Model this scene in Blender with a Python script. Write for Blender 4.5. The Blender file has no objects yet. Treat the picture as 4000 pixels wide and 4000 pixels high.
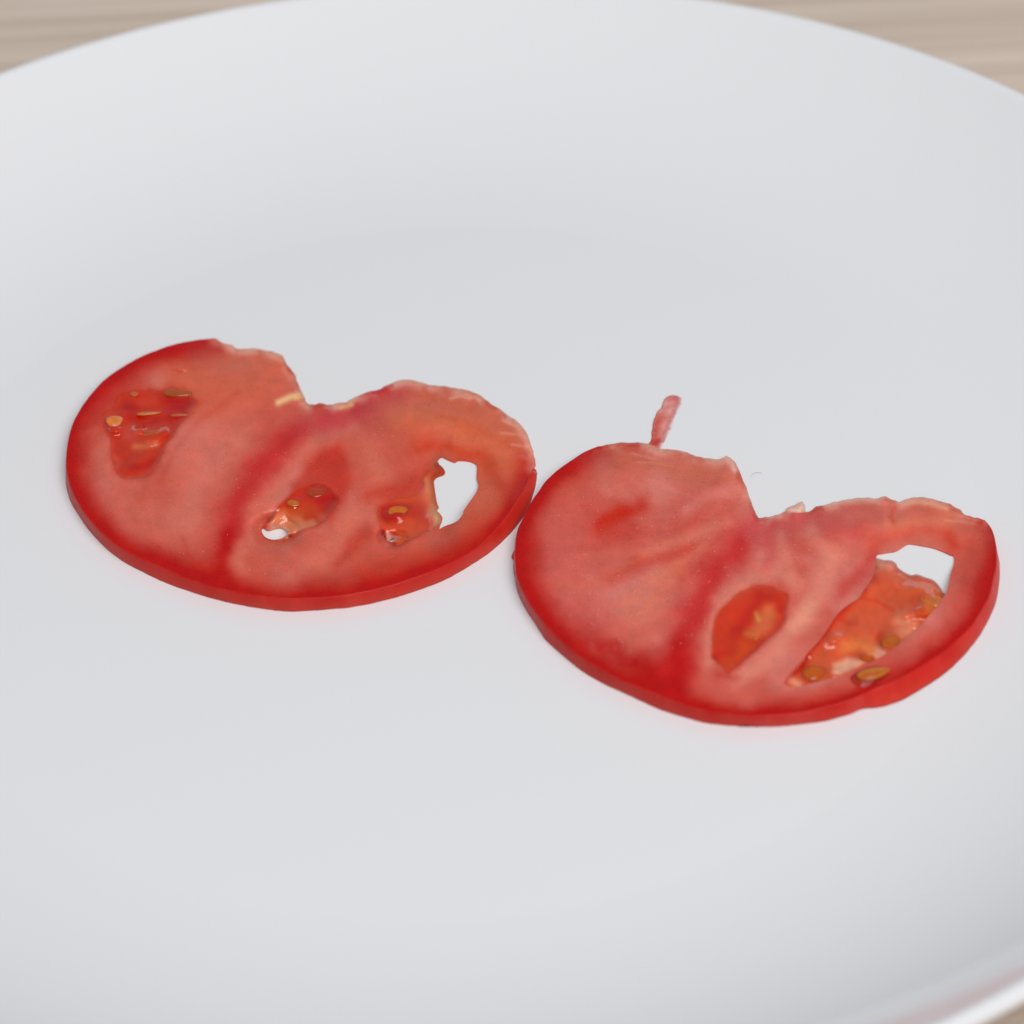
import bpy, bmesh, math, random
import numpy as np
from mathutils import Vector, Matrix
from mathutils.geometry import delaunay_2d_cdt
from mathutils.kdtree import KDTree

# ------------------------------------------------------------------ camera
# plate floor is z = 0, plate axis is x = y = 0; lengths below are millimetres
MM = 0.001
PITCH, ROLL, DIST, FOCAL = 0.6822977, -0.0499207, 600.0, 15436.1
TGT = np.array([10.755, 5.40, 0.0])
FWD = np.array([0.0, math.cos(PITCH), -math.sin(PITCH)])
EYE = TGT - FWD * DIST
_r = np.array([1.0, 0.0, 0.0]); _u = np.cross(_r, FWD)
RGT = _r * math.cos(ROLL) + _u * math.sin(ROLL)
UPV = -_r * math.sin(ROLL) + _u * math.cos(ROLL)

scene = bpy.context.scene
col = scene.collection
cd = bpy.data.cameras.new('camera'); cam = bpy.data.objects.new('camera', cd); col.objects.link(cam)
m = Matrix.Identity(4)
for i in range(3):
    m[i][0] = RGT[i]; m[i][1] = UPV[i]; m[i][2] = -FWD[i]; m[i][3] = EYE[i] * MM
cam.matrix_world = m
cd.sensor_width = 36.0; cd.sensor_fit = 'HORIZONTAL'
cd.lens = FOCAL / 4000.0 * 36.0
cd.clip_start = 0.01; cd.clip_end = 20.0
cd.dof.use_dof = True; cd.dof.focus_distance = 0.600; cd.dof.aperture_fstop = 17.0
scene.camera = cam

# ------------------------------------------------------------------ light
w = bpy.data.worlds.new('World'); scene.world = w; w.use_nodes = True
bg = w.node_tree.nodes['Background']
bg.inputs[0].default_value = (0.93, 0.96, 1.0, 1); bg.inputs[1].default_value = 0.26

def area(name, loc, target, size, power, color):
    ld = bpy.data.lights.new(name, 'AREA'); ld.shape = 'RECTANGLE'
    ld.size, ld.size_y = size; ld.energy = power; ld.color = color
    o = bpy.data.objects.new(name, ld); col.objects.link(o); o.location = loc
    d = Vector(target) - Vector(loc)
    o.rotation_euler = d.to_track_quat('-Z', 'Y').to_euler()
    return o
area('key_softbox', (0.585, -1.0, 1.5), (0, 0, 0), (1.3, 1.3), 26.7, (1.0, 0.985, 0.97))
area('overhead_fill', (0.1, -0.5, 1.8), (0, 0, 0), (0.55, 0.55), 5.6, (0.96, 0.98, 1.0))  # added overhead fill, placed to give the gel its highlights

scene.render.engine = 'CYCLES'
scene.cycles.use_denoising = True
scene.cycles.max_bounces = 10
scene.view_settings.view_transform = 'Standard'; scene.view_settings.look = 'None'
scene.view_settings.exposure = 0.0; scene.view_settings.gamma = 1.0

# ------------------------------------------------------------------ helpers
rng = np.random.default_rng(7)
GAIN = np.array([1.15, 1.08, 1.10])

def at(p, z):
    """trace units (4000 px wide survey of the plate) -> mm on the level z"""
    p = np.atleast_2d(np.asarray(p, float)); z = np.broadcast_to(np.asarray(z, float), (len(p),))
    d = FWD[None] + RGT[None] * ((p[:, :1] - 2000) / FOCAL) - UPV[None] * ((p[:, 1:2] - 2000) / FOCAL)
    t = (z - EYE[2]) / d[:, 2]
    return EYE[None] + d * t[:, None]

FR = {'A': (200, 1250, .51760), 'B': (1150, 1400, .51760), 'C': (1950, 1500, .51760), 'D': (2950, 1850, .51760),
      'E': (2000, 1950, .51760), 'F': (0, 0, 2.07039), 'G': (350, 1400, .25880), 'H': (950, 1650, .25880),
      'I': (1400, 1750, .25880), 'J': (2700, 2200, .25880), 'K': (3050, 2250, .36232)}

def T(s):
    """'A 10,20 30,40 B ...' -> survey units"""
    out = []; f = FR['F']
    for k in s.split():
        if k in FR: f = FR[k]
        else:
            a, b = k.split(','); out.append((f[0] + float(a) * f[2], f[1] + float(b) * f[2]))
    return np.array(out)

def lin(c):
    c = np.asarray(c, float) / 255.0
    return np.where(c <= .04045, c / 12.92, ((c + .055) / 1.055) ** 2.4)

def resample(P, step, closed=False):
    P = np.asarray(P, float)
    if closed: P = np.vstack([P, P[:1]])
    L = np.r_[0, np.cumsum(np.hypot(*np.diff(P, axis=0).T))]
    n = max(2, int(round(L[-1] / step)) + 1)
    s = np.linspace(0, L[-1], n)
    Q = np.c_[np.interp(s, L, P[:, 0]), np.interp(s, L, P[:, 1])]
    return Q[:-1] if closed else Q

def catmull(P, closed=False, k=8):
    P = np.asarray(P, float); n = len(P)
    idx = (lambda i: P[i % n]) if closed else (lambda i: P[min(max(i, 0), n - 1)])
    out = []
    for i in range(n if closed else n - 1):
        a, b, c, d = idx(i - 1), idx(i), idx(i + 1), idx(i + 2)
        for t in np.arange(k) / k:
            out.append(.5 * ((2 * b) + (-a + c) * t + (2 * a - 5 * b + 4 * c - d) * t * t + (-a + 3 * b - 3 * c + d) * t ** 3))
    if not closed: out.append(P[-1])
    return np.array(out)

def inside(pts, poly):
    x, y = pts[:, 0], pts[:, 1]; r = np.zeros(len(pts), bool)
    X1, Y1 = poly[:, 0], poly[:, 1]; X2, Y2 = np.roll(X1, -1), np.roll(Y1, -1)
    for a, b, c, d in zip(X1, Y1, X2, Y2):
        if b == d: continue
        k = ((b > y) != (d > y)) & (x < (c - a) * (y - b) / (d - b) + a)
        r ^= k
    return r

def dist(pts, line, closed=False):
    L = np.vstack([line, line[:1]]) if closed else np.asarray(line)
    if len(L) == 1: return np.hypot(*(pts - L[0]).T)
    if len(L) > 40 and len(pts) > 3000:               # long outlines: nearest sample on a dense copy
        D = resample(L, 1.5); kd = KDTree(len(D))
        for i, p in enumerate(D): kd.insert((p[0], p[1], 0), i)
        kd.balance(); f = kd.find
        return np.array([f((x, y, 0))[2] for x, y in pts.tolist()])
    best = np.full(len(pts), 1e18)
    for a, b in zip(L[:-1], L[1:]):
        d = b - a; q = d @ d + 1e-12
        t = np.clip(((pts - a) @ d) / q, 0, 1)
        e = pts - a - t[:, None] * d
        best = np.minimum(best, (e * e).sum(1))
    return np.sqrt(best)

def sstep(x, a, b):
    t = np.clip((x - a) / (b - a), 0, 1); return t * t * (3 - 2 * t)

def vnoise(p, scale, seed=0):
    q = np.asarray(p) / scale; i = np.floor(q).astype(np.int64); f = q - i; f = f * f * (3 - 2 * f)
    def h(a, b):
        n = (a * 374761393 + b * 668265263 + seed * 1442695041) & 0x7fffffff
        n = ((n ^ (n >> 13)) * 1274126177) & 0x7fffffff
        return ((n ^ (n >> 16)) & 0xffff) / 65535.0
    a, b = i[:, 0], i[:, 1]
    return (h(a, b) * (1 - f[:, 0]) + h(a + 1, b) * f[:, 0]) * (1 - f[:, 1]) + (h(a, b + 1) * (1 - f[:, 0]) + h(a + 1, b + 1) * f[:, 0]) * f[:, 1]

def fbm(p, scale, seed=0, o=4):
    p = np.asarray(p, float); out = 0; tot = 0
    for k in range(o):
        a = .55 + 1.1 * k; c, s_ = math.cos(a), math.sin(a)          # turn each octave so that no lattice shows
        q = np.c_[p[:, 0] * c - p[:, 1] * s_, p[:, 0] * s_ + p[:, 1] * c]
        out = out + vnoise(q, scale / 2 ** k, seed + k) * .5 ** k; tot += .5 ** k
    return out / tot

def link(name, me, mat, parent=None, smooth=True):
    o = bpy.data.objects.new(name, me); col.objects.link(o)
    if mat: me.materials.append(mat)
    if parent: o.parent = parent
    if smooth: me.polygons.foreach_set('use_smooth', np.ones(len(me.polygons), bool))
    return o

def mesh(name, V, Fc):
    me = bpy.data.meshes.new(name); me.from_pydata((np.asarray(V) * MM).tolist(), [], Fc); me.update(); return me

def attr(me, name, C, kind='FLOAT_COLOR'):
    a = me.attributes.new(name, kind, 'POINT')
    if kind == 'FLOAT_COLOR':
        C = np.clip(np.asarray(C) * GAIN - .010, .002, .88)
        a.data.foreach_set('color', np.c_[C, np.ones(len(C))].astype(np.float32).ravel())
    else: a.data.foreach_set('value', np.asarray(C, np.float32))

def tag(o, label, cat, group=None):
    o['label'] = label; o['category'] = cat
    if group: o['group'] = group

def paint(pts, base, ops):
    """pigment of the cut flesh: base colour with veins and patches laid over it"""
    C = np.tile(lin(base), (len(pts), 1)) if len(np.shape(base)) == 1 else base.copy()
    warp = np.c_[fbm(pts, 110, 201, 3), fbm(pts, 110, 211, 3)] - .5
    cloud = fbm(pts, 75, 221, 4)
    for kind, geo, soft, rgb, k in ops:
        g = T(geo) if isinstance(geo, str) else geo
        if kind == 'line':
            a = np.exp(-(dist(pts + warp * min(70, soft * 1.4), g) / soft) ** 2)
            if soft >= 26: a = a * np.clip(.55 + .9 * cloud, 0, 1)
        elif kind == 'patch':
            d = dist(pts, g, True); d = np.where(inside(pts, g), d, -d); a = sstep(d, -soft, soft)
        elif kind == 'field': a = g(pts)
        if rgb[1] >= 100: k = min(.95, k * 1.3)
        a = (a * k)[:, None]
        C = C * (1 - a) + lin(rgb) * a
    return C

def triangulate(outer, holes, step):
    rings = [outer] + holes
    V = []; E = []
    for r in rings:
        n0 = len(V); V += r.tolist(); E += [(n0 + i, n0 + (i + 1) % len(r)) for i in range(len(r))]
    lo, hi = outer.min(0), outer.max(0)
    sx, sy = step, step * .78
    xs = np.arange(lo[0], hi[0], sx); ys = np.arange(lo[1], hi[1], sy)
    gx, gy = np.meshgrid(xs, ys); gx = gx + (np.arange(len(ys)) % 2)[:, None] * sx * .5
    G = np.c_[gx.ravel(), gy.ravel()]; G += rng.uniform(-.12, .12, G.shape) * step
    ok = inside(G, outer)
    for h in holes: ok &= ~inside(G, h)
    G = G[ok]
    for r in rings: G = G[dist(G, r, True) > step * .55]
    V += G.tolist()
    v, e, f, ov, oe, of = delaunay_2d_cdt([Vector(p) for p in V], E, [], 0, 1e-6)
    P = np.array([tuple(p) for p in v])
    F = np.array([t for t in f if len(t) == 3])
    c = P[F].mean(1); ok = inside(c, outer)
    for h in holes: ok &= ~inside(c, h)
    F = F[ok]
    a, b, cc = P[F[:, 0]], P[F[:, 1]], P[F[:, 2]]
    s = (b[:, 0] - a[:, 0]) * (cc[:, 1] - a[:, 1]) - (b[:, 1] - a[:, 1]) * (cc[:, 0] - a[:, 0])
    F[s > 0] = F[s > 0][:, ::-1]          # survey y points down: clockwise there faces up
    return P, F

def slab(name, outer, holes, step, zf, cf, mat, parent, flare=None, alpha=None, zb=0.04, lift=None):
    """closed body: relief on top, side walls, flat underside"""
    P, F = triangulate(outer, holes, step)
    z = zf(P); X = at(P, z)
    B = X.copy(); B[:, 2] = zb
    if lift is not None: B[:, 2] = zb + np.maximum(0, z - .32 - zb) * lift(P)
    n = len(P)
    # boundary edges of the sheet
    e = np.vstack([F[:, [0, 1]], F[:, [1, 2]], F[:, [2, 0]]])
    key = {}
    for a, b in e.tolist(): key[(a, b)] = 1
    bd = [(a, b) for (a, b) in key if (b, a) not in key]
    if flare is not None:
        ids = sorted({a for a, b in bd})
        B[ids] = flare(P[ids], X[ids], B[ids])
    # a middle row on the walls
    ids = sorted({a for a, b in bd}); mid = {a: 2 * n + i for i, a in enumerate(ids)}
    M = X[ids] * .5 + B[ids] * .5
    V = np.vstack([X, B, M])
    faces = F.tolist() + (F[:, ::-1] + n).tolist()
    for a, b in bd:
        faces += [(b, a, mid[a], mid[b]), (mid[b], mid[a], a + n, b + n)]
    me = mesh(name, V, faces)
    C = cf(P); C = np.vstack([C, C, C[ids]]); attr(me, 'pigment', C)
    A = np.ones(n) if alpha is None else alpha(P)
    attr(me, 'cover', np.r_[A, A, A[ids]], 'FLOAT')
    o = link(name, me, mat, parent)
    # keep the cut edge crisp
    me.update()
    bm = bmesh.new(); bm.from_mesh(me)
    for ed in bm.edges:
        if len(ed.link_faces) == 2 and ed.calc_face_angle(0) > math.radians(50): ed.smooth = False
    bm.to_mesh(me); bm.free()
    return o, P, X

# ------------------------------------------------------------------ materials
def mat(name):
    mt = bpy.data.materials.new(name); mt.use_nodes = True
    nt = mt.node_tree; return mt, nt, nt.nodes['Principled BSDF']
def node(nt, t, **kw):
    n = nt.nodes.new(t)
    for k, v in kw.items():
        if k.startswith('_'): setattr(n, k[1:], v)
        else: n.inputs[k].default_value = v
    return n
def noise(nt, scale, detail=4, rough=.55, vec=None):
    n = node(nt, 'ShaderNodeTexNoise', Scale=scale, Detail=detail, Roughness=rough)
    if vec: nt.links.new(vec, n.inputs['Vector'])
    return n
def ramp(nt, src, a, b, c0, c1):
    r = nt.nodes.new('ShaderNodeMapRange'); nt.links.new(src, r.inputs[0])
    r.inputs[1].default_value = a; r.inputs[2].default_value = b; r.inputs[3].default_value = c0; r.inputs[4].default_value = c1
    return r.outputs[0]

def pulp(name, sss, scale, rough, bump, fine, spec=.4, coat=0.0, coat_rough=.05, ior=1.36, mottled=.16, trans=0.0):
    mt, nt, b = mat(name)
    at_ = node(nt, 'ShaderNodeAttribute', _attribute_name='pigment')
    tc = node(nt, 'ShaderNodeTexCoord')
    n1 = noise(nt, fine, 5, .62, tc.outputs['Object']); n2 = noise(nt, fine * .22, 3, .5, tc.outputs['Object'])
    v1 = ramp(nt, n1.outputs['Fac'], .25, .75, 1 - mottled, 1 + mottled)
    v2 = ramp(nt, n2.outputs['Fac'], .25, .75, 1 - mottled * .7, 1 + mottled * .7)
    mu = node(nt, 'ShaderNodeMath', _operation='MULTIPLY'); nt.links.new(v1, mu.inputs[0]); nt.links.new(v2, mu.inputs[1])
    vm = node(nt, 'ShaderNodeVectorMath', _operation='SCALE'); nt.links.new(at_.outputs['Color'], vm.inputs[0]); nt.links.new(mu.outputs[0], vm.inputs['Scale'])
    nt.links.new(vm.outputs[0], b.inputs['Base Color'])
    b.inputs['Subsurface Weight'].default_value = sss
    b.inputs['Subsurface Radius'].default_value = (1.0, .32, .22); b.inputs['Subsurface Scale'].default_value = scale * MM
    rr = ramp(nt, n1.outputs['Fac'], .3, .7, rough * .75, rough * 1.25); nt.links.new(rr, b.inputs['Roughness'])
    b.inputs['Specular IOR Level'].default_value = spec; b.inputs['IOR'].default_value = ior
    b.inputs['Coat Weight'].default_value = coat; b.inputs['Coat Roughness'].default_value = coat_rough
    b.inputs['Transmission Weight'].default_value = trans
    bn = noise(nt, fine * 1.6, 4, .6, tc.outputs['Object'])
    bp = node(nt, 'ShaderNodeBump', Strength=bump, Distance=.00012); nt.links.new(bn.outputs['Fac'], bp.inputs['Height'])
    nt.links.new(bp.outputs[0], b.inputs['Normal'])
    al = node(nt, 'ShaderNodeAttribute', _attribute_name='cover'); nt.links.new(al.outputs['Fac'], b.inputs['Alpha'])
    return mt
FLESH = pulp('tomato_flesh', .80, .8, .32, .30, 2600, spec=.25, mottled=.06, coat=.22, coat_rough=.16)
SKIN = pulp('tomato_skin', 0.0, .6, .42, .10, 900, spec=.25, coat=.12, coat_rough=.15, mottled=.07)
GEL = pulp('tomato_gel', .8, 1.2, .09, .04, 350, spec=.45, coat=.55, coat_rough=.03, mottled=.08)
SEED = pulp('tomato_seed', .35, .5, .16, .30, 1200, spec=.5, coat=.7, coat_rough=.04, mottled=.18)
SPECK = pulp('glint_and_fibre', 0.0, .1, .08, 0.0, 400, spec=.8, coat=1.0, mottled=.02)  # glossy surface for the painted glints and the plate fibre
SHRED = pulp('tomato_shred', .6, .5, .32, .25, 1500, spec=.25, mottled=.12)

PORC, nt, b = mat('white_porcelain')
b.inputs['Base Color'].default_value = (.80, .803, .824, 1); b.inputs['Roughness'].default_value = .07
b.inputs['IOR'].default_value = 1.5; b.inputs['Subsurface Weight'].default_value = 0.0
tc = node(nt, 'ShaderNodeTexCoord'); nn = noise(nt, 40, 2, .5, tc.outputs['Object'])
bp = node(nt, 'ShaderNodeBump', Strength=.02, Distance=.0002); nt.links.new(nn.outputs['Fac'], bp.inputs['Height']); nt.links.new(bp.outputs[0], b.inputs['Normal'])

WOOD, nt, b = mat('pale_wood')
tc = node(nt, 'ShaderNodeTexCoord'); mp = node(nt, 'ShaderNodeMapping'); nt.links.new(tc.outputs['Object'], mp.inputs[0])
mp.inputs['Scale'].default_value = (2.0, 150, 150); mp.inputs['Rotation'].default_value = (0, 0, math.radians(-2.0))
g1 = noise(nt, 1.6, 6, .6, mp.outputs[0])
mp2 = node(nt, 'ShaderNodeMapping'); nt.links.new(tc.outputs['Object'], mp2.inputs[0]); mp2.inputs['Scale'].default_value = (4, 420, 420); mp2.inputs['Rotation'].default_value = (0, 0, math.radians(-2.0))
g2 = noise(nt, 1.5, 4, .6, mp2.outputs[0])
mx = node(nt, 'ShaderNodeMath', _operation='MULTIPLY_ADD'); nt.links.new(g2.outputs['Fac'], mx.inputs[0]); mx.inputs[1].default_value = .55; nt.links.new(g1.outputs['Fac'], mx.inputs[2])
cr = node(nt, 'ShaderNodeValToRGB'); nt.links.new(mx.outputs[0], cr.inputs[0])
cr.color_ramp.elements[0].position = .50; cr.color_ramp.elements[0].color = (.52, .415, .335, 1)
cr.color_ramp.elements[1].position = 1.0; cr.color_ramp.elements[1].color = (.73, .61, .52, 1)
nt.links.new(cr.outputs[0], b.inputs['Base Color']); b.inputs['Roughness'].default_value = .45

# ------------------------------------------------------------------ table
TZ = -9.0
def table():
    bm = bmesh.new(); bmesh.ops.create_cube(bm, size=1)
    for v in bm.verts: v.co = Vector((v.co.x * 1.6, v.co.y * 1.1 + .15, v.co.z * .025 + TZ * MM - .0125))
    bmesh.ops.bevel(bm, geom=bm.edges[:], offset=.002, segments=2, affect='EDGES')
    me = bpy.data.meshes.new('table_top'); bm.to_mesh(me); bm.free()
    o = link('table_top', me, WOOD, smooth=False); o['kind'] = 'structure'
    o['label'] = 'pale wood grain table top under the plate'
table()

# ------------------------------------------------------------------ plate
def plate():
    prof = []                                              # upper face: slope grows from the floor to the rim
    r = 0.0; z = 0.0; slope = lambda r: 0 if r < 82 else (2.0 + 18.5 * ((r - 82) / 34) ** 1.3 if r < 116 else 20.5 + (r - 116) * .76)
    R = np.r_[np.linspace(0, 78, 12), np.linspace(80, 132.6, 66)]
    zz = 0.0; pr = 0.0
    for r in R:
        zz += math.tan(math.radians(slope((r + pr) / 2))) * (r - pr); pr = r; prof.append((r, zz))
    zt = prof[-1][1]
    cx, cz, rr = 133.6, zt - 1.04, 1.4                     # rounded lip
    for a in np.linspace(122, -70, 18):
        prof.append((cx + rr * math.cos(math.radians(a)), cz + rr * math.sin(math.radians(a))))
    top = cz + rr
    for r, dz in ((128, -6.6), (122, -9.2), (110, -13.6), (96, -17.0), (84, -19.2)):
        prof.append((r, top + dz))
    prof += [(82, TZ + .6), (81, TZ), (78.6, TZ), (77.6, TZ + .7), (76, -5.0), (40, -4.8), (0, -4.8)]
    N = 220; V = []; Fc = []
    for (r, z) in prof:
        if r == 0: V.append((0, 0, z)); continue
    V = []; idx = []
    for (r, z) in prof:
        if r == 0: idx.append([len(V)] * N); V.append((0, 0, z))
        else:
            idx.append(list(range(len(V), len(V) + N)))
            V += [(r * math.cos(2 * math.pi * k / N), r * math.sin(2 * math.pi * k / N), z) for k in range(N)]
    for a, b_ in zip(idx[:-1], idx[1:]):
        for k in range(N):
            q = [a[k], b_[k], b_[(k + 1) % N], a[(k + 1) % N]]
            q = list(dict.fromkeys(q)); Fc.append(q)
    me = mesh('dinner_plate', V, Fc)
    o = link('dinner_plate', me, PORC)
    tag(o, 'large round white porcelain plate carrying both tomato slices', 'plate')
    print('plate rim top z', top)
plate()

# ------------------------------------------------------------------ seeds
def seed(name, px, z, length, width, thick, ang, rgb, tip, parent, tilt=0):
    """flat teardrop seed with a pale margin"""
    n, mrow = 18, 9; V = []; C = []; length *= 1.15; width *= 1.25; z -= .10; rgb = np.array(rgb) * (.73, .63, .66) + np.array((192, 80, 36)) * .3; tip = np.array(tip) * (.86, .76, .76)
    for i in range(mrow + 1):
        t = math.pi * i / mrow
        for k in range(n):
            a = 2 * math.pi * k / n
            x = math.cos(t); rad = math.sin(t) * (1 - .28 * x)
            y = rad * math.cos(a); zz = rad * math.sin(a)
            zz *= .82 + .18 * math.cos(a * 2)
            V.append((x * length / 2 * (1.12 if x > 0 else 1), y * width / 2, zz * thick / 2))
            e = abs(y) ** 2 * .5 + max(0, x) ** 3 * .8
            C.append(lin(rgb) * (1 - min(1, e)) + lin(tip) * min(1, e))
    Fc = [(i * n + k, i * n + (k + 1) % n, (i + 1) * n + (k + 1) % n, (i + 1) * n + k) for i in range(mrow) for k in range(n)]
    Rm = Matrix.Rotation(math.radians(ang), 3, 'Z') @ Matrix.Rotation(math.radians(tilt), 3, 'X')
    V = [tuple(Rm @ Vector(v)) for v in V]
    c = at([px], z)[0]
    V = np.array(V) + c
    me = mesh(name, V, Fc); attr(me, 'pigment', np.array(C)); attr(me, 'cover', np.ones(len(V)), 'FLOAT')
    bm = bmesh.new(); bm.from_mesh(me); bmesh.ops.remove_doubles(bm, verts=bm.verts, dist=1e-7); bmesh.ops.recalc_face_normals(bm, faces=bm.faces); bm.to_mesh(me); bm.free()
    return link(name, me, SEED, parent)

def bumpz(P, spots):
    """humps (x, y, rx, ry, angle, height) in survey units"""
    z = np.zeros(len(P))
    for fr, x, y, rx, ry, a, h in spots:
        f = FR[fr]; c = np.array([f[0] + x * f[2], f[1] + y * f[2]]); d = P - c
        ca, sa = math.cos(math.radians(a)), math.sin(math.radians(a))
        u = (d[:, 0] * ca - d[:, 1] * sa) / (rx * f[2]); v = (d[:, 0] * sa + d[:, 1] * ca) / (ry * f[2])
        z += h * np.exp(-(u * u + v * v))
    return z

def skin_band(name, top, X, B, mat_, parent, rgb, t=.14):
    """thin peel round the rind side of a slice; X top ring, B bottom ring (mm)"""
    n = len(X)
    tg = np.gradient(X[:, :2], axis=0); tg /= np.linalg.norm(tg, axis=1)[:, None]
    nr = np.c_[tg[:, 1], -tg[:, 0]]
    c = X[:, :2].mean(0)
    if ((X[:, :2] - c) * nr).sum() < 0: nr = -nr
    fade = np.clip(np.minimum(np.arange(n), np.arange(n)[::-1]) / 12.0, 0.05, 1)[:, None]
    rows = []
    jag = (fbm(np.c_[np.arange(n) * 3., np.zeros(n)], 24, 5) - .5) * .16
    wob = (fbm(np.c_[np.arange(n) * 3., np.full(n, 50.)], 40, 9, 4) - .5) * .30
    prof = [(0, -.05, 1), (-.0, .55, 1), (.12, 1.0, 1), (.35, 1.35, 1), (.6, 1.45, 1), (.85, 1.42, 1), (1.0, 1.35, 1), (1.0, -.1, 1)]
    for s, o, _ in prof:
        p = X * (1 - s) + B * s
        p[:, :2] += nr * (o * t + (wob[:, None] * s if o > 0 else 0)) * fade
        if s == 0: p[:, 2] += .025 + jag * fade[:, 0]
        if s == 1.0: p[:, 2] = -.01
        rows.append(p)
    V = np.vstack(rows); k = len(rows); Fc = []
    for r in range(k):
        r2 = (r + 1) % k
        for i in range(n - 1):
            Fc.append((r * n + i, r * n + i + 1, r2 * n + i + 1, r2 * n + i))
    Fc.append([r * n for r in range(k)]); Fc.append([r * n + n - 1 for r in range(k)][::-1])
    me = mesh(name, V, Fc)
    s_ = np.arange(n)
    v = fbm(np.c_[s_ * 5.0, np.zeros(n)], 60, 11)[:, None]
    C1 = lin(rgb[0]) * (1 - v) + lin(rgb[1]) * v
    low = [0, 0, .0, .05, .15, .3, .45, .45]; C = []  # lower rows painted paler, as if light came through the peel
    for i in range(k):
        g = np.clip(low[i] * (.4 + 1.2 * fbm(np.c_[s_ * 5.0, np.full(n, i * 18.)], 80, 29, 3)), 0, 1)[:, None]
        C.append((C1 * (1 - g) + lin((194, 78, 60)) * g) * (1.0 if i > 1 else .92))
    C = np.vstack(C)
    attr(me, 'pigment', C); attr(me, 'cover', np.ones(len(V)), 'FLOAT')
    bm = bmesh.new(); bm.from_mesh(me); bmesh.ops.recalc_face_normals(bm, faces=bm.faces); bm.to_mesh(me); bm.free()
    return link(name, me, mat_, parent)

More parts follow.
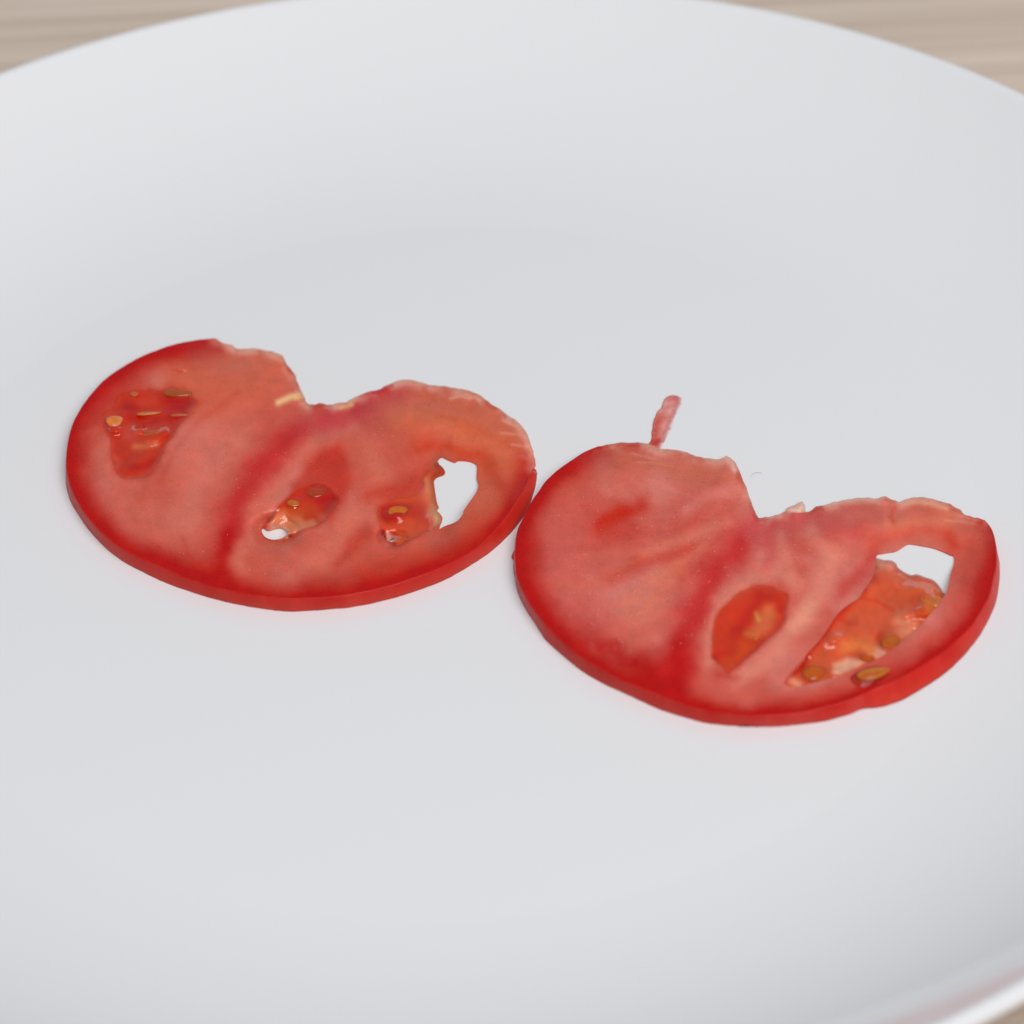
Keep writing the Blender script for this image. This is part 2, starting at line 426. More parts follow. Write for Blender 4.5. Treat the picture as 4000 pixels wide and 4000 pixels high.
def slice_body(nm, label, skin, torn, under, holes, Tm, base, ops, relief, torn_min, rgbskin, loc, torn_w, pale, undercut=None, thin=None, hub_='F 600,770', fib=.12, pockets=()):
    """skin: survey line along the rind (cut edge), torn: line along the torn edge back to the start, under: visible lower rind line"""
    root = bpy.data.objects.new(nm, None); col.objects.link(root); tag(root, label, 'tomato slice', 'tomato slices on the plate')
    root.location = (0, 0, 0)
    S = resample(catmull(skin), 5.0); R_ = resample(torn, 4.0)
    j = (fbm(R_, 26, 3, 3) - .5) * 9 * np.minimum(1, np.minimum(np.arange(len(R_)), np.arange(len(R_))[::-1]) / 8.)
    tg = np.gradient(R_, axis=0); tg /= np.linalg.norm(tg, axis=1)[:, None] + 1e-9
    R_ = R_ + np.c_[-tg[:, 1], tg[:, 0]] * j[:, None]
    outer = np.vstack([S, R_[1:-1]])
    U = at(resample(catmull(under), 6.0), 0.03)
    def z0(P):
        dt = dist(P, R_)
        z = torn_min + (Tm - torn_min) * sstep(dt, -6, torn_w)
        z += (fbm(P, 420, 21, 3) - .5) * .16 + (fbm(P, 70, 33, 3) - .5) * .05 * sstep(dt, 0, 40)
        for h in holes:
            z -= .10 * np.exp(-dist(P, h, True) / 16.0)
        z += relief(P)
        for ln, wd in (thin or ()): z *= 1 - .86 * np.exp(-(dist(P, ln) / wd) ** 2)
        return np.maximum(z, .12)
    def zf(P):
        z = z0(P)
        for ring, depth, soft, rgb, cs in pockets:
            sd = np.where(inside(P, ring), 1.0, -1.0) * dist(P, ring, True)
            z -= np.minimum(depth, z - .15) * sstep(sd, 0, soft)
        return z
    hub = T(hub_)[0]
    rim = lambda P: np.exp(-(dist(P, S) / (16.0 + 84.0 * fbm(P, 200, 131, 4))) ** 2)
    def cf(P):
        C = np.tile(lin(base), (len(P), 1))
        n1 = fbm(P, 230, 41, 4)[:, None]; n2 = fbm(P * np.array([1, 1.4]), 60, 55, 4)[:, None]
        k = np.clip((n1 - .51) * 2.6, -.6, .6)
        C = C * (1 - .5 * np.clip(k, 0, 1)) + lin((194, 66, 50)) * .5 * np.clip(k, 0, 1)
        C = C * (1 - .9 * np.clip(-k, 0, 1)) + lin((212, 142, 130)) * .9 * np.clip(-k, 0, 1)
        v = P - hub; th = np.arctan2(v[:, 1] * 1.5, v[:, 0]); rr = np.hypot(v[:, 0], v[:, 1] * 1.5)
        fb = fbm(np.c_[th * 9.0, rr / 260.0], 1.0, 101, 4)[:, None]; far = sstep(rr, 60, 260)[:, None]
        k2 = np.clip((fb - .5) * 2.6, -.8, .8) * far
        C = C * (1 - fib * np.clip(k2, 0, 1)) + lin((210, 126, 106)) * fib * np.clip(k2, 0, 1)
        C = C * (1 - fib * .8 * np.clip(-k2, 0, 1)) + lin((188, 58, 44)) * fib * .8 * np.clip(-k2, 0, 1)
        C = paint(P, C, ops)
        for ring, depth, soft, rgb, cs in pockets:
            sd = np.where(inside(P, ring), 1.0, -1.0) * dist(P, ring, True) + (fbm(P, 50, 7, 3) - .5) * cs
            e = sstep(sd, -cs * .6, cs)[:, None]; C = C * (1 - e) + lin(rgb) * e
        a = (rim(P) * (.80 + .3 * fbm(P, 120, 71, 3)))[:, None].clip(0, .97)
        C = C * (1 - a) + lin((178, 14, 10)) * a
        e = (np.exp(-(dist(P, R_) / 27.0) ** 2) * pale * np.clip((fbm(P, 60, 91, 4) - .36) * 3.2, 0, 1) * (1 - rim(P) * .6))[:, None].clip(0, 1)
        C = C * (1 - e) + lin((228, 170, 150)) * e
        C = C * (1 + (n2 - .5) * .22)
        return C
    def alpha(P):
        dt = dist(P, R_)
        return np.clip(.62 + .38 * sstep(dt, -2, 16 + 14 * fbm(P, 50, 17, 2)) + .5 * rim(P), 0, 1)
    def flare(P, X, B):
        out = B.copy()
        ds = dist(P, S)
        on = ds < 1.0
        if on.any():
            q = B[on][:, :2]
            # nearest point on the lower rind line
            best = np.full(len(q), 1e9); tgt = q.copy(); endp = np.zeros(len(q), bool)
            for i, (a, b2) in enumerate(zip(U[:-1, :2], U[1:, :2])):
                d = b2 - a; t = ((q - a) @ d) / (d @ d + 1e-12); tc_ = np.clip(t, 0, 1)
                pt = a + tc_[:, None] * d; e2 = ((q - pt) ** 2).sum(1)
                k = e2 < best; best[k] = e2[k]; tgt[k] = pt[k]
                endp[k] = ((i == 0) & (t[k] < 0)) | ((i == len(U) - 2) & (t[k] > 1))
            c = at(S, Tm)[:, :2].mean(0)
            rad = q - c; rad /= np.linalg.norm(rad, axis=1)[:, None]
            dl = np.where(endp[:, None] | (np.sqrt(best) > 4)[:, None], rad * .25, tgt - q)
            out[on, :2] = q + dl
        return out
    o, P, X = slab('flesh', outer, holes, 5.0, zf, cf, FLESH, root, flare, alpha)
    # rind peel follows the same rings
    Xs = at(S, zf(S)); Bs = Xs.copy(); Bs[:, 2] = .04; Bs = flare(S, Xs, Bs)
    k = 9; ker = np.ones(k) / k
    for ax in (0, 1):
        d = Bs[:, ax] - Xs[:, ax]; d = np.convolve(np.pad(d, k // 2, mode='edge'), ker, 'valid'); Bs[:, ax] = Xs[:, ax] + d
    skin_band('skin', S, Xs, Bs, SKIN, root, rgbskin)
    return root, zf, cf, z0

def gel(name, poly, holes, zf, base, ops, parent, alpha=None, step=5.0, blend=None, grow=None):
    own = lambda P: paint(P, base, ops) * (1 + (fbm(P, 60, 77, 4) - .5) * .3)[:, None]
    cf, zg = own, zf
    if blend:                                          # gel wells up to the flesh around it
        ring, zfl, cfl, wz, wc = blend
        sgn = lambda P: np.where(inside(P, ring), 1.0, -1.0) * dist(P, ring, True)
        def edge(P, wd): return sstep(sgn(P) + (fbm(P, 40, 3, 3) - .5) * wd * .6, 0, wd)
        def zf(P):
            zz = zfl(P); e = sstep(sgn(P) + (fbm(P, 40, 3, 3) - .5) * wz * .4, 0, wz)
            return np.maximum(zz - .05 + (np.maximum(zg(P) - zz, .14) + .05) * e, .13)
        out = resample(catmull(poly, True, 4), 5.0, True)
        tg = np.roll(out, -1, 0) - np.roll(out, 1, 0); nr = np.c_[tg[:, 1], -tg[:, 0]] / (np.linalg.norm(tg, axis=1)[:, None] + 1e-9)
        if inside(out + nr * 2, out).mean() > .5: nr = -nr
        poly = resample(out + nr * grow[:, None] if grow is not None else out + nr * 8, 16.0, True)
        cf = lambda P: cfl(P) * (1 - edge(P, wc))[:, None] + own(P) * edge(P, wc)[:, None]
    return slab(name, resample(catmull(poly, True, 4), 5.0, True), [resample(h, 4.0, True) for h in holes], step, zf, cf, GEL, parent, None, alpha, zb=.06)[0]

# ------------------------------------------------------------------ left slice
TL = 2.6
skinL = T('A 1240,138 1090,155 960,180 860,208 770,242 680,280 580,335 490,390 410,448 340,520 270,605 205,705 160,800 130,920 118,1040 122,1140 150,1250 190,1340 240,1430 310,1520 390,1605 480,1680 580,1745 680,1795 780,1840 880,1885 1000,1935 1150,1985 1300,2030 1450,2060 1600,2083 1750,2096 '
          'B 0,1808 150,1805 300,1795 500,1765 700,1720 900,1655 1050,1600 1200,1530 1330,1455 1440,1370 1540,1260 1620,1160 1700,1030 1760,920 1805,830')
underL = T('A 118,1130 125,1270 155,1370 200,1450 260,1540 330,1625 400,1700 480,1770 580,1840 680,1890 800,1945 950,2010 1100,2060 1250,2105 1400,2140 1550,2168 1700,2185 '
           'B 0,1905 200,1893 400,1875 600,1840 800,1790 1000,1720 1200,1630 1400,1510 1550,1390 1670,1260 1760,1120 1810,980 1835,860')
tornL = T('B 1805,830 1822,800 1800,700 1775,620 1740,540 1700,490 1650,450 1600,425 1560,385 1500,355 1440,310 1390,270 1340,255 1280,230 1180,215 1100,205 1000,195 940,175 880,160 820,157 780,172 730,190 680,215 620,240 560,252 500,275 450,290 420,305 390,325 330,335 280,345 250,352 220,340 190,335 150,348 110,345 85,325 '
          'A 1900,550 1880,520 1860,460 1840,410 1790,350 1770,310 1745,262 1700,245 1620,228 1540,215 1460,218 1400,212 1370,190 1310,175 1270,160 1240,138')
locA = T('G 150,860 330,700 420,520 560,460 740,430 900,400 1080,440 1250,400 1480,470 1620,590 1650,690 1560,820 1500,920 1380,1040 1280,1190 1200,1330 1130,1500 1040,1660 960,1760 800,1850 600,1870 450,1830 350,1720 310,1560 280,1380 270,1220 180,1080')
locB = T('H 620,1150 800,1010 960,950 1120,900 1280,950 1420,1080 1470,1180 1400,1300 1300,1420 1240,1510 1120,1580 980,1625 850,1680 700,1745 560,1790 430,1790 320,1740 265,1640 300,1530 390,1450 440,1370 500,1270')
locC = T('I 270,880 420,790 600,720 820,700 960,560 950,440 1050,330 1180,240 1250,145 1330,175 1450,215 1500,185 1600,180 1720,205 1785,270 1780,450 1810,560 1760,690 1590,930 1570,1000 1480,1100 1300,1170 1210,1215 1000,1310 820,1400 640,1480 520,1470 420,1400 330,1260 270,1100')
hole_throughL = T('I 1190,220 1250,145 1330,175 1450,215 1500,185 1600,180 1720,205 1790,270 1785,450 1815,560 1765,690 1595,930 1575,1000 1480,1110 1300,1180 1215,1225 1230,1160 1270,1060 1220,980 1170,930 1215,900 1190,840 1165,700 1145,560 1140,490 1190,430 1280,400 1310,360 1260,280')

opsL = [
 ('line', 'F 150,940 200,1000 280,1050 350,1080 420,1105', 70, (176, 16, 12), .85),
 ('line', 'F 700,1110 820,1075 900,1030 960,975 995,905', 62, (178, 14, 10), .8),
 ('line', 'F 135,870 150,800 200,730 280,680 380,650', 52, (178, 28, 24), .7),
 ('line', 'F 210,940 260,990 330,1020', 60, (200, 100, 84), .6),
 ('line', 'F 180,760 230,720 290,690', 30, (198, 84, 70), .6),
 ('line', 'F 340,980 370,920 400,870 430,830', 85, (206, 118, 102), .7),
 ('line', 'F 330,730 400,720 450,735', 50, (204, 108, 82), .7),
 ('line', 'F 430,690 500,680 535,700', 36, (200, 100, 70), .7),
 ('line', 'F 500,720 540,735', 34, (204, 96, 90), .6),
 ('field', lambda P: sstep(P[:, 0], 1500, 2000), 0, (205, 105, 74), .55),
 ('patch', 'F 300,690 430,660 540,680 560,740 440,790 330,800', 50, (204, 100, 74), .6),
 ('line', 'F 450,1060 468,1000 500,930 540,872 600,828 660,800', 40, (212, 122, 100), .75),
 ('line', 'F 330,900 360,850 420,800 470,770', 60, (210, 108, 90), .45),
 ('line', 'F 430,1010 450,960 480,900 520,850 570,812 630,785 690,765 740,735', 72, (198, 60, 62), .7),
 ('line', 'F 416,1095 425,1045 437,990 455,945 480,893 515,850 560,815', 52, (190, 34, 34), .68),
 ('line', 'F 416,1100 422,1060 432,1010', 38, (176, 6, 6), .7),
 ('line', 'F 620,790 690,762 745,735', 50, (196, 52, 60), .7),
 ('patch', 'F 610,846 640,836 656,866 664,905 650,950 625,985 585,950 555,955 548,915 580,875', 26, (190, 52, 38), .8),
 ('line', 'F 690,850 720,900 690,960 640,1010 580,1060', 50, (208, 112, 92), .7),
 ('line', 'F 760,790 830,790 910,830 960,880', 60, (206, 110, 78), .6),
 ('line', 'F 790,845 850,848 910,860 940,910', 34, (196, 66, 36), .75),
 ('line', 'F 700,940 760,925 815,900', 44, (190, 48, 28), .65),
 ('line', 'F 870,800 920,815 960,840', 20, (204, 92, 50), .5),
 ('line', 'F 900,990 850,1030 780,1060 690,1080', 46, (194, 72, 52), .6),
 ('line', 'F 640,1060 660,1030 700,1010', 34, (188, 44, 26), .55),
 ('line', 'F 525,762 548,750 578,742', 12, (236, 192, 140), .7),
 ('line', 'F 556,752 572,748', 6, (236, 190, 90), .6),
 ('line', 'F 640,768 664,762', 9, (226, 180, 100), .6),
 ('line', 'F 344,1018 352,1045 375,1068 402,1088', 12, (196, 56, 38), .3),
 ('line', 'F 300,910 330,850 370,800 420,765 450,740', 16, (192, 66, 50), .3),
 ('line', 'B 1180,300 1250,280 1330,300', 6, (234, 196, 170), .28), ('line', 'B 1230,250 1300,262 1400,300', 8, (228, 180, 150), .28), ('line', 'B 1580,470 1720,530', 5, (232, 180, 150), .28),
 ('line', 'B 1560,560 1700,575', 5, (228, 160, 130), .28), ('line', 'B 1640,650 1760,670', 5, (232, 176, 156), .28), ('line', 'B 1720,740 1790,790', 8, (226, 130, 116), .7),
 ('line', 'B 900,260 1050,290 1200,330 1330,390', 10, (204, 96, 52), .5), ('line', 'B 1100,430 1220,470', 8, (202, 88, 50), .5),
]
def reliefL(P):
    return bumpz(P, [('G', 1340, 190, 190, 60, -8, -.32), ('G', 1340, 90, 150, 50, -5, .16), ('G', 1340, 165, 110, 34, -4, .62), ('F', 455, 700, 60, 12, 12, .15)]) \
        - .04 * np.exp(-(dist(P, T('F 300,910 330,850 370,800 420,765 450,740')) / 12) ** 2) \
        - .03 * np.exp(-(dist(P, T('F 344,1018 352,1045 375,1068 402,1088')) / 8) ** 2) \
        + .12 * np.exp(-(dist(P, T('I 180,1655 310,1660 480,1640 620,1570')) / 5) ** 2) \
        + .12 * np.exp(-(dist(P, T('I 830,1410 1000,1330 1180,1240')) / 6) ** 2)
hl = [resample(catmull(l, True, 4), 5.0, True) for l in (locA, locB, locC)]
poolB = catmull(T('H 325,1610 430,1560 520,1570 620,1620 655,1660 580,1730 470,1755 370,1730 320,1670'), True, 6)
poolB = (poolB - poolB.mean(0)) * (1.22, 1.3) + poolB.mean(0) + (0, -4)
gapC = catmull(T('I 385,1315 430,1275 520,1335 620,1352 570,1385 500,1412 415,1380'), True, 5)
ragged = T('I 1190,220 1260,280 1310,360 1280,400 1190,430 1140,490 1145,560 1165,700 1190,840 1215,900 1170,930 1220,980 1270,1060 1230,1160 1215,1225')
cutL = [resample(catmull(hole_throughL, True, 4), 4.0, True), resample(poolB, 4.0, True), resample(gapC, 4.0, True)]
rootL, zL, cL, zL0 = slice_body('tomato_slice', 'thin tomato slice on the left, with three seed hollows and a ragged hole', skinL, tornL, underL, cutL, TL, (197, 94, 77), opsL, reliefL,
                       .35, ((182, 32, 27), (192, 56, 46)), None, 170, 1.0, None, [(T('I 1250,145 1330,175 1450,215 1500,185 1600,180 1720,205 1785,270 1785,400'), 110.), (ragged, 55.), (poolB[::4], 34.), (gapC[::4], 22.)],
                       pockets=[(hl[0], .60, 44, (194, 62, 42), 34), (hl[1], .55, 30, (192, 56, 34), 20), (hl[2], .45, 34, (194, 66, 40), 24)])

def gzA(P):
    z = np.full(len(P), TL - .42)
    z += bumpz(P, [('G', 1330, 540, 260, 110, -12, .30), ('G', 680, 540, 150, 80, 10, .30), ('G', 360, 950, 170, 120, 20, .50), ('G', 900, 840, 230, 50, 4, .35),
                   ('G', 1370, 870, 180, 45, 0, .28), ('G', 960, 1170, 220, 110, 12, .62), ('G', 760, 1560, 260, 120, 20, .22), ('G', 620, 1700, 260, 100, 0, .14),
                   ('G', 700, 960, 200, 90, 0, -.30), ('G', 1350, 720, 200, 70, 0, -.40), ('G', 600, 1300, 260, 90, 0, -.20)])
    z += (fbm(P, 60, 13, 3) - .5) * .36 + bumpz(P, [('G', 400, 1080, 100, 60, 0, .9), ('G', 740, 1100, 120, 70, 0, .9), ('G', 950, 1235, 130, 60, 10, .8), ('G', 1140, 1120, 80, 60, 20, .8), ('G', 1485, 870, 30, 24, 0, .4)])
    return np.minimum(z, TL + .35)
opsGA = [('patch', 'G 1080,560 1250,560 1560,620 1640,680 1520,840 1560,920 1300,980 1150,900 1150,700', 26, (176, 22, 8), .75),
         ('line', 'G 560,730 700,730', 22, (166, 18, 4), .7), ('line', 'G 640,880 800,960 1000,960', 26, (172, 24, 4), .6),
         ('line', 'G 950,620 760,640', 16, (200, 70, 50), .5), ('line', 'G 1650,620 1720,700 1600,840', 20, (206, 110, 84), .7),
         ('line', 'G 400,1500 460,1560 420,1640', 14, (204, 84, 66), .5), ('line', 'G 650,1580 800,1540 960,1480', 20, (200, 60, 14), .6), ('line', 'G 640,1660 800,1640 940,1580', 16, (170, 18, 4), .6),
         ('line', 'G 700,1330 850,1330 1000,1290', 16, (214, 120, 80), .55), ('line', 'G 1380,1060 1260,1230 1180,1360', 14, (178, 22, 10), .5), ('line', 'G 700,1130 620,1160', 26, (200, 100, 90), .3),
         ('line', 'G 180,880 300,860', 20, (190, 80, 60), .4)]
gA = gel('seed_gel', locA, [], gzA, (192, 50, 22), opsGA, rootL, blend=(hl[0], zL, cL, 34, 34))
seed('seed', T('G 1330,525')[0], TL + .02, 3.9, 1.5, .8, -8, (150, 92, 30), (176, 80, 24), gA)
seed('seed', T('G 675,538')[0], TL + .05, 1.2, .9, .6, 0, (186, 112, 48), (186, 90, 40), gA)
seed('seed', T('G 375,950')[0], TL + .30, 2.2, 1.9, 1.1, 35, (206, 148, 62), (222, 196, 150), gA, 12)
seed('seed', T('G 880,832')[0], TL + .05, 3.2, .55, .6, 3, (186, 130, 50), (220, 160, 90), gA)
seed('seed', T('G 1350,858')[0], TL - .05, 2.4, .45, .5, 0, (178, 108, 36), (190, 90, 30), gA)
seed('seed', T('G 950,1130')[0], TL + .12, 3.2, 1.1, .8, 8, (168, 88, 30), (226, 170, 110), gA)

def gzB(P):
    z = np.full(len(P), TL - .55)
    z += bumpz(P, [('H', 1120, 1040, 230, 160, 0, .55), ('H', 760, 1220, 140, 110, 0, .50), ('H', 480, 1640, 260, 120, 20, -1.2), ('H', 800, 1470, 320, 120, 15, -.65), ('H', 1040, 1430, 120, 70, 0, .25)])
    z += (fbm(P, 50, 23, 3) - .5) * .25
    d = dist(P, hl[1], True)
    z += .35 * np.exp(-d / 8.0)
    return np.clip(z, .14, TL + .3)
opsGB = [('patch', 'H 440,1380 620,1330 900,1380 1200,1430 1240,1520 900,1700 560,1790 300,1740 270,1620 380,1480', 26, (212, 132, 92), .95),
         ('line', 'H 740,1330 900,1330 1100,1300', 30, (196, 70, 8), .85), ('line', 'H 950,1440 1060,1400 1200,1490', 16, (188, 46, 4), .8),
         ('line', 'H 1000,950 1150,930 1300,990', 20, (172, 20, 8), .6), ('line', 'H 1200,1200 1400,1200', 28, (172, 14, 2), .7),
         ('patch', 'H 320,1600 440,1540 600,1590 660,1660 560,1760 400,1770 310,1700', 14, (236, 222, 218), .9), ('line', 'H 1420,1290 1350,1380 1260,1430', 14, (200, 80, 66), .6)]
alB = lambda P: 1 - .92 * sstep(np.where(inside(P, T('H 310,1600 430,1530 600,1590 680,1670 560,1770 400,1780 300,1710')), dist(P, T('H 310,1600 430,1530 600,1590 680,1670 560,1770 400,1780 300,1710'), True), 0), 0, 12)
gB = gel('seed_gel', locB, [poolB], gzB, (190, 46, 16), opsGB, rootL, None, blend=(hl[1], zL, cL, 18, 18))
seed('seed', T('H 758,1225')[0], TL + .02, 1.7, 1.2, .7, -20, (188, 134, 34), (190, 90, 20), gB)
seed('seed', T('H 1120,1060')[0], TL - .05, 2.6, 1.8, .7, 10, (164, 62, 12), (168, 36, 8), gB)

def gzC(P):
    de = dist(P, hole_throughL[[0] + list(range(len(hole_throughL) - 13, len(hole_throughL)))])
    z = np.full(len(P), TL - .55) + bumpz(P, [('I', 580, 1010, 170, 110, 0, 1.0), ('I', 500, 1340, 130, 60, 12, -1.3), ('I', 1000, 1100, 160, 120, 30, .25), ('I', 840, 1330, 260, 60, -22, -.25)])
    z += (fbm(P, 55, 43, 3) - .5) * .3
    z = .2 + (z - .2) * sstep(de, -10, 90)
    return np.clip(z, .14, TL + .5)
opsGC = [('patch', 'I 280,860 420,800 620,840 780,880 760,1000 560,1140 380,1130 280,1060', 22, (174, 14, 2), .85),
         ('line', 'I 850,960 1000,1040 1080,1150', 36, (184, 34, 16), .75), ('line', 'I 980,460 1060,560 1080,700 1140,900', 26, (216, 128, 88), .75), ('line', 'I 1140,960 1180,1040 1180,1180', 22, (226, 170, 130), .8),
         ('patch', 'I 380,1310 430,1260 520,1330 640,1350 580,1390 500,1425 410,1390', 8, (230, 200, 190), .9), ('line', 'I 640,1420 800,1400', 30, (200, 88, 36), .7), ('line', 'I 920,350 1100,350', 20, (204, 62, 22), .7)]
hd = hole_throughL
pat = T('I 380,1310 430,1260 520,1330 640,1350 580,1390 500,1425 410,1390')
def alC(P):
    a = .55 + .45 * sstep(dist(P, ragged), 2, 26 + 20 * fbm(P, 40, 5, 2))
    return a
# the gel fills the hollow up to the ragged side of the open hole
gelC = T('I 270,880 420,790 600,720 820,700 960,560 950,440 1050,330 1180,220 1215,190')
gelC = np.vstack([gelC, ragged, T('I 1210,1235 1000,1325 820,1415 640,1490 520,1480 420,1410 330,1270 265,1100')])
_o = resample(catmull(gelC, True, 4), 5.0, True)
gC = gel('seed_gel', gelC, [gapC], gzC, (200, 78, 46), opsGC, rootL, alC, blend=(hl[2], zL, cL, 22, 24), grow=8 * sstep(dist(_o, ragged), 10, 40))
seed('seed', T('I 590,955')[0], TL + .22, 2.5, 1.7, 1.0, 14, (190, 128, 24), (196, 120, 50), gC, 6)

# ------------------------------------------------------------------ right slice
TR = 2.5
skinR = T('C 750,470 690,495 620,530 540,585 460,640 400,690 350,740 310,800 260,870 210,950 175,1030 150,1080 135,1140 130,1200 125,1280 128,1360 137,1440 '
          'E 70,650 110,740 170,830 260,950 350,1040 450,1130 560,1210 680,1280 800,1345 920,1400 1050,1450 1200,1510 1350,1560 1500,1595 1650,1620 1800,1630 '
          'D 97,1823 200,1815 300,1805 450,1780 600,1740 750,1690 880,1630 1000,1580 1150,1510 1300,1420 1430,1330 1550,1225 1640,1130 1700,1030 1760,920 1790,800 1812,700 1815,600 1805,510 1785,430 1760,385 1730,350')
underR = T('E 32,560 36,620 50,680 80,770 130,860 200,970 270,1070 360,1150 450,1230 560,1310 700,1390 850,1460 1000,1530 1150,1590 1300,1640 1450,1680 1600,1700 1750,1708 '
           'D 97,1905 300,1890 450,1875 600,1845 720,1805 800,1772 870,1765 930,1765 1000,1745 1100,1710 1250,1625 1400,1520 1550,1390 1660,1260 1750,1110 1810,960 1835,800 1840,700 1832,620')
tornR = T('D 1730,350 1680,335 1620,320 1570,300 1550,270 1510,255 1470,228 1400,212 1330,190 1250,175 1190,180 1130,190 1085,210 1040,195 1000,180 985,170 950,178 920,190 850,185 780,180 730,185 660,195 600,212 550,230 500,245 460,250 430,275 410,285 382,286 380,240 360,205 330,210 290,235 240,262 228,288 190,305 130,320 70,325 30,335 '
          'C 1942,985 1925,940 1910,900 1890,850 1865,780 1840,720 1805,650 1780,590 1745,553 1715,542 1690,555 1640,565 1560,560 1480,540 1440,525 1390,505 1340,498 1280,492 1210,488 1130,452 1060,445 990,445 930,438 880,445 820,462 750,470')
locR1 = T('D 1165,525 1120,545 1060,580 1000,590 950,600 918,612 905,700 880,790 820,880 780,940 700,990 620,1060 560,1150 480,1260 380,1370 290,1470 220,1560 235,1600 310,1612 400,1590 520,1560 620,1530 720,1490 800,1450 880,1420 980,1365 1080,1290 1160,1220 1240,1150 1310,1070 1370,1000 1420,930 1438,905 1460,830 1480,740 1500,680 1500,620 1470,608 1420,585 1340,555 1260,540')
locR2 = T('J 340,840 420,700 560,580 660,450 820,370 1000,300 1200,320 1350,390 1470,440 1480,560 1450,740 1440,860 1350,1010 1180,1160 1020,1320 820,1490 640,1640 560,1690 480,1640 340,1500 280,1420 285,1280 300,1090')
opsR = [
 ('line', 'F 985,1030 1000,1110 1050,1170 1120,1215 1190,1250 1260,1285', 95, (176, 12, 9), .92),
 ('line', 'F 985,1030 1010,960 1060,900 1120,855 1190,845', 62, (180, 18, 16), .8),
 ('line', 'F 1700,1310 1790,1230 1850,1140 1872,1060', 66, (180, 20, 14), .75),
 ('line', 'F 1150,1180 1200,1195 1250,1170', 44, (202, 100, 84), .6),
 ('line', 'F 1040,980 1070,930 1130,890', 44, (200, 96, 78), .5),
 ('field', lambda P: sstep(P[:, 0], 3350, 3800) * sstep(-P[:, 1], -2300, -1950), 0, (206, 100, 76), .6),
 ('line', 'F 1060,1010 1060,1080 1100,1140', 120, (206, 102, 92), .5),
 ('line', 'F 1130,860 1230,870 1340,890 1400,910', 55, (204, 100, 72), .6),
 ('line', 'F 1290,960 1350,930 1400,915', 30, (214, 126, 114), .6),
 ('line', 'F 1220,1050 1300,1010 1370,985', 24, (214, 124, 104), .55),
 ('line', 'F 1180,1140 1260,1080 1330,1030', 26, (214, 122, 98), .5),
 ('line', 'F 1150,1090 1230,1060 1300,1035', 30, (196, 66, 52), .6),
 ('line', 'F 1130,1000 1170,980 1215,950', 40, (192, 46, 30), .85),
 ('line', 'F 1150,985 1185,965', 26, (190, 40, 14), .6),
 ('line', 'F 1160,1010 1195,1000', 30, (196, 52, 44), .5),
 ('line', 'F 1190,1165 1230,1140 1280,1080', 26, (212, 116, 86), .4),
 ('line', 'F 1030,1110 1110,1100 1170,1075 1240,1040', 8, (206, 108, 56), .2),
 ('line', 'F 1270,1300 1280,1240 1300,1180 1325,1125 1362,1060 1405,1010 1450,985', 74, (198, 60, 60), .75),
 ('line', 'F 1272,1300 1282,1235 1300,1180 1325,1125 1360,1065 1400,1020', 50, (190, 36, 36), .64),
 ('line', 'F 1262,1290 1272,1250 1280,1220', 56, (180, 12, 10), .65),
 ('line', 'F 1440,1000 1520,985 1600,1000', 46, (204, 82, 80), .6),
 ('line', 'F 1470,1010 1490,1060 1500,1110', 26, (212, 126, 108), .55),
 ('line', 'F 1530,1005 1560,1040 1570,1080', 26, (214, 128, 110), .5),
 ('line', 'F 1450,1010 1455,1050 1440,1085', 22, (198, 66, 64), .5),
 ('line', 'F 1335,1250 1338,1190 1360,1140 1410,1100 1470,1085 1510,1100', 34, (212, 128, 110), .75),
 ('line', 'F 1400,1275 1460,1230 1510,1175 1550,1110 1575,1060', 46, (214, 132, 114), .8),
 ('line', 'F 1500,1180 1530,1140', 26, (226, 156, 130), .5),
 ('line', 'F 1590,1120 1625,1085 1640,1050', 30, (198, 60, 54), .7),
 ('line', 'F 1790,1005 1800,1025', 30, (190, 54, 34), .7),
 ('line', 'F 1640,1030 1720,1000 1790,1000', 34, (202, 76, 54), .5),
 ('line', 'F 1680,990 1740,985 1800,975', 26, (214, 128, 100), .5),
 ('line', 'F 1830,1020 1830,1100 1780,1190 1700,1250', 26, (200, 76, 62), .5),
 ('line', 'F 1400,1310 1500,1320 1600,1300 1680,1270', 34, (206, 100, 84), .6),
 ('line', 'J 450,1700 700,1720', 20, (186, 40, 30), .5),
 ('patch', 'D 232,285 245,262 290,235 330,208 362,203 384,240 384,288 320,292', 5, (232, 200, 192), .9),
 ('line', 'D 330,262 360,280', 4, (232, 190, 90), .7),
 ('line', 'D 560,230 660,200 780,188 900,192', 16, (226, 176, 158), .7),
 ('line', 'D 1110,225 1200,205 1330,215 1450,250', 14, (224, 160, 130), .7),
 ('line', 'D 1060,240 1020,320 1050,370', 12, (196, 66, 52), .6),
 ('line', 'D 1440,350 1600,365 1720,400', 5, (226, 150, 130), .3), ('line', 'D 1560,320 1660,345 1740,370', 5, (230, 160, 140), .3),
 ('line', 'C 1000,520 1090,550 1180,560', 4, (224, 140, 116), .3), ('line', 'C 1040,590 1180,595 1310,620', 4, (224, 140, 116), .3), ('line', 'C 1700,550 1760,590 1780,640', 12, (230, 186, 174), .7),
]
def reliefR(P):
    return bumpz(P, [('D', 1230, 210, 130, 60, -10, .35), ('D', 1080, 300, 40, 70, 25, -.25), ('D', 960, 210, 40, 25, 0, .25), ('C', 870, 1040, 160, 80, 25, -.12)]) \
        + .07 * np.exp(-(dist(P, T('C 900,540 1060,545 1200,590 1330,615')) / 6) ** 2)
h1 = resample(catmull(locR1, True, 4), 5.0, True); h2 = resample(catmull(locR2, True, 4), 5.0, True)
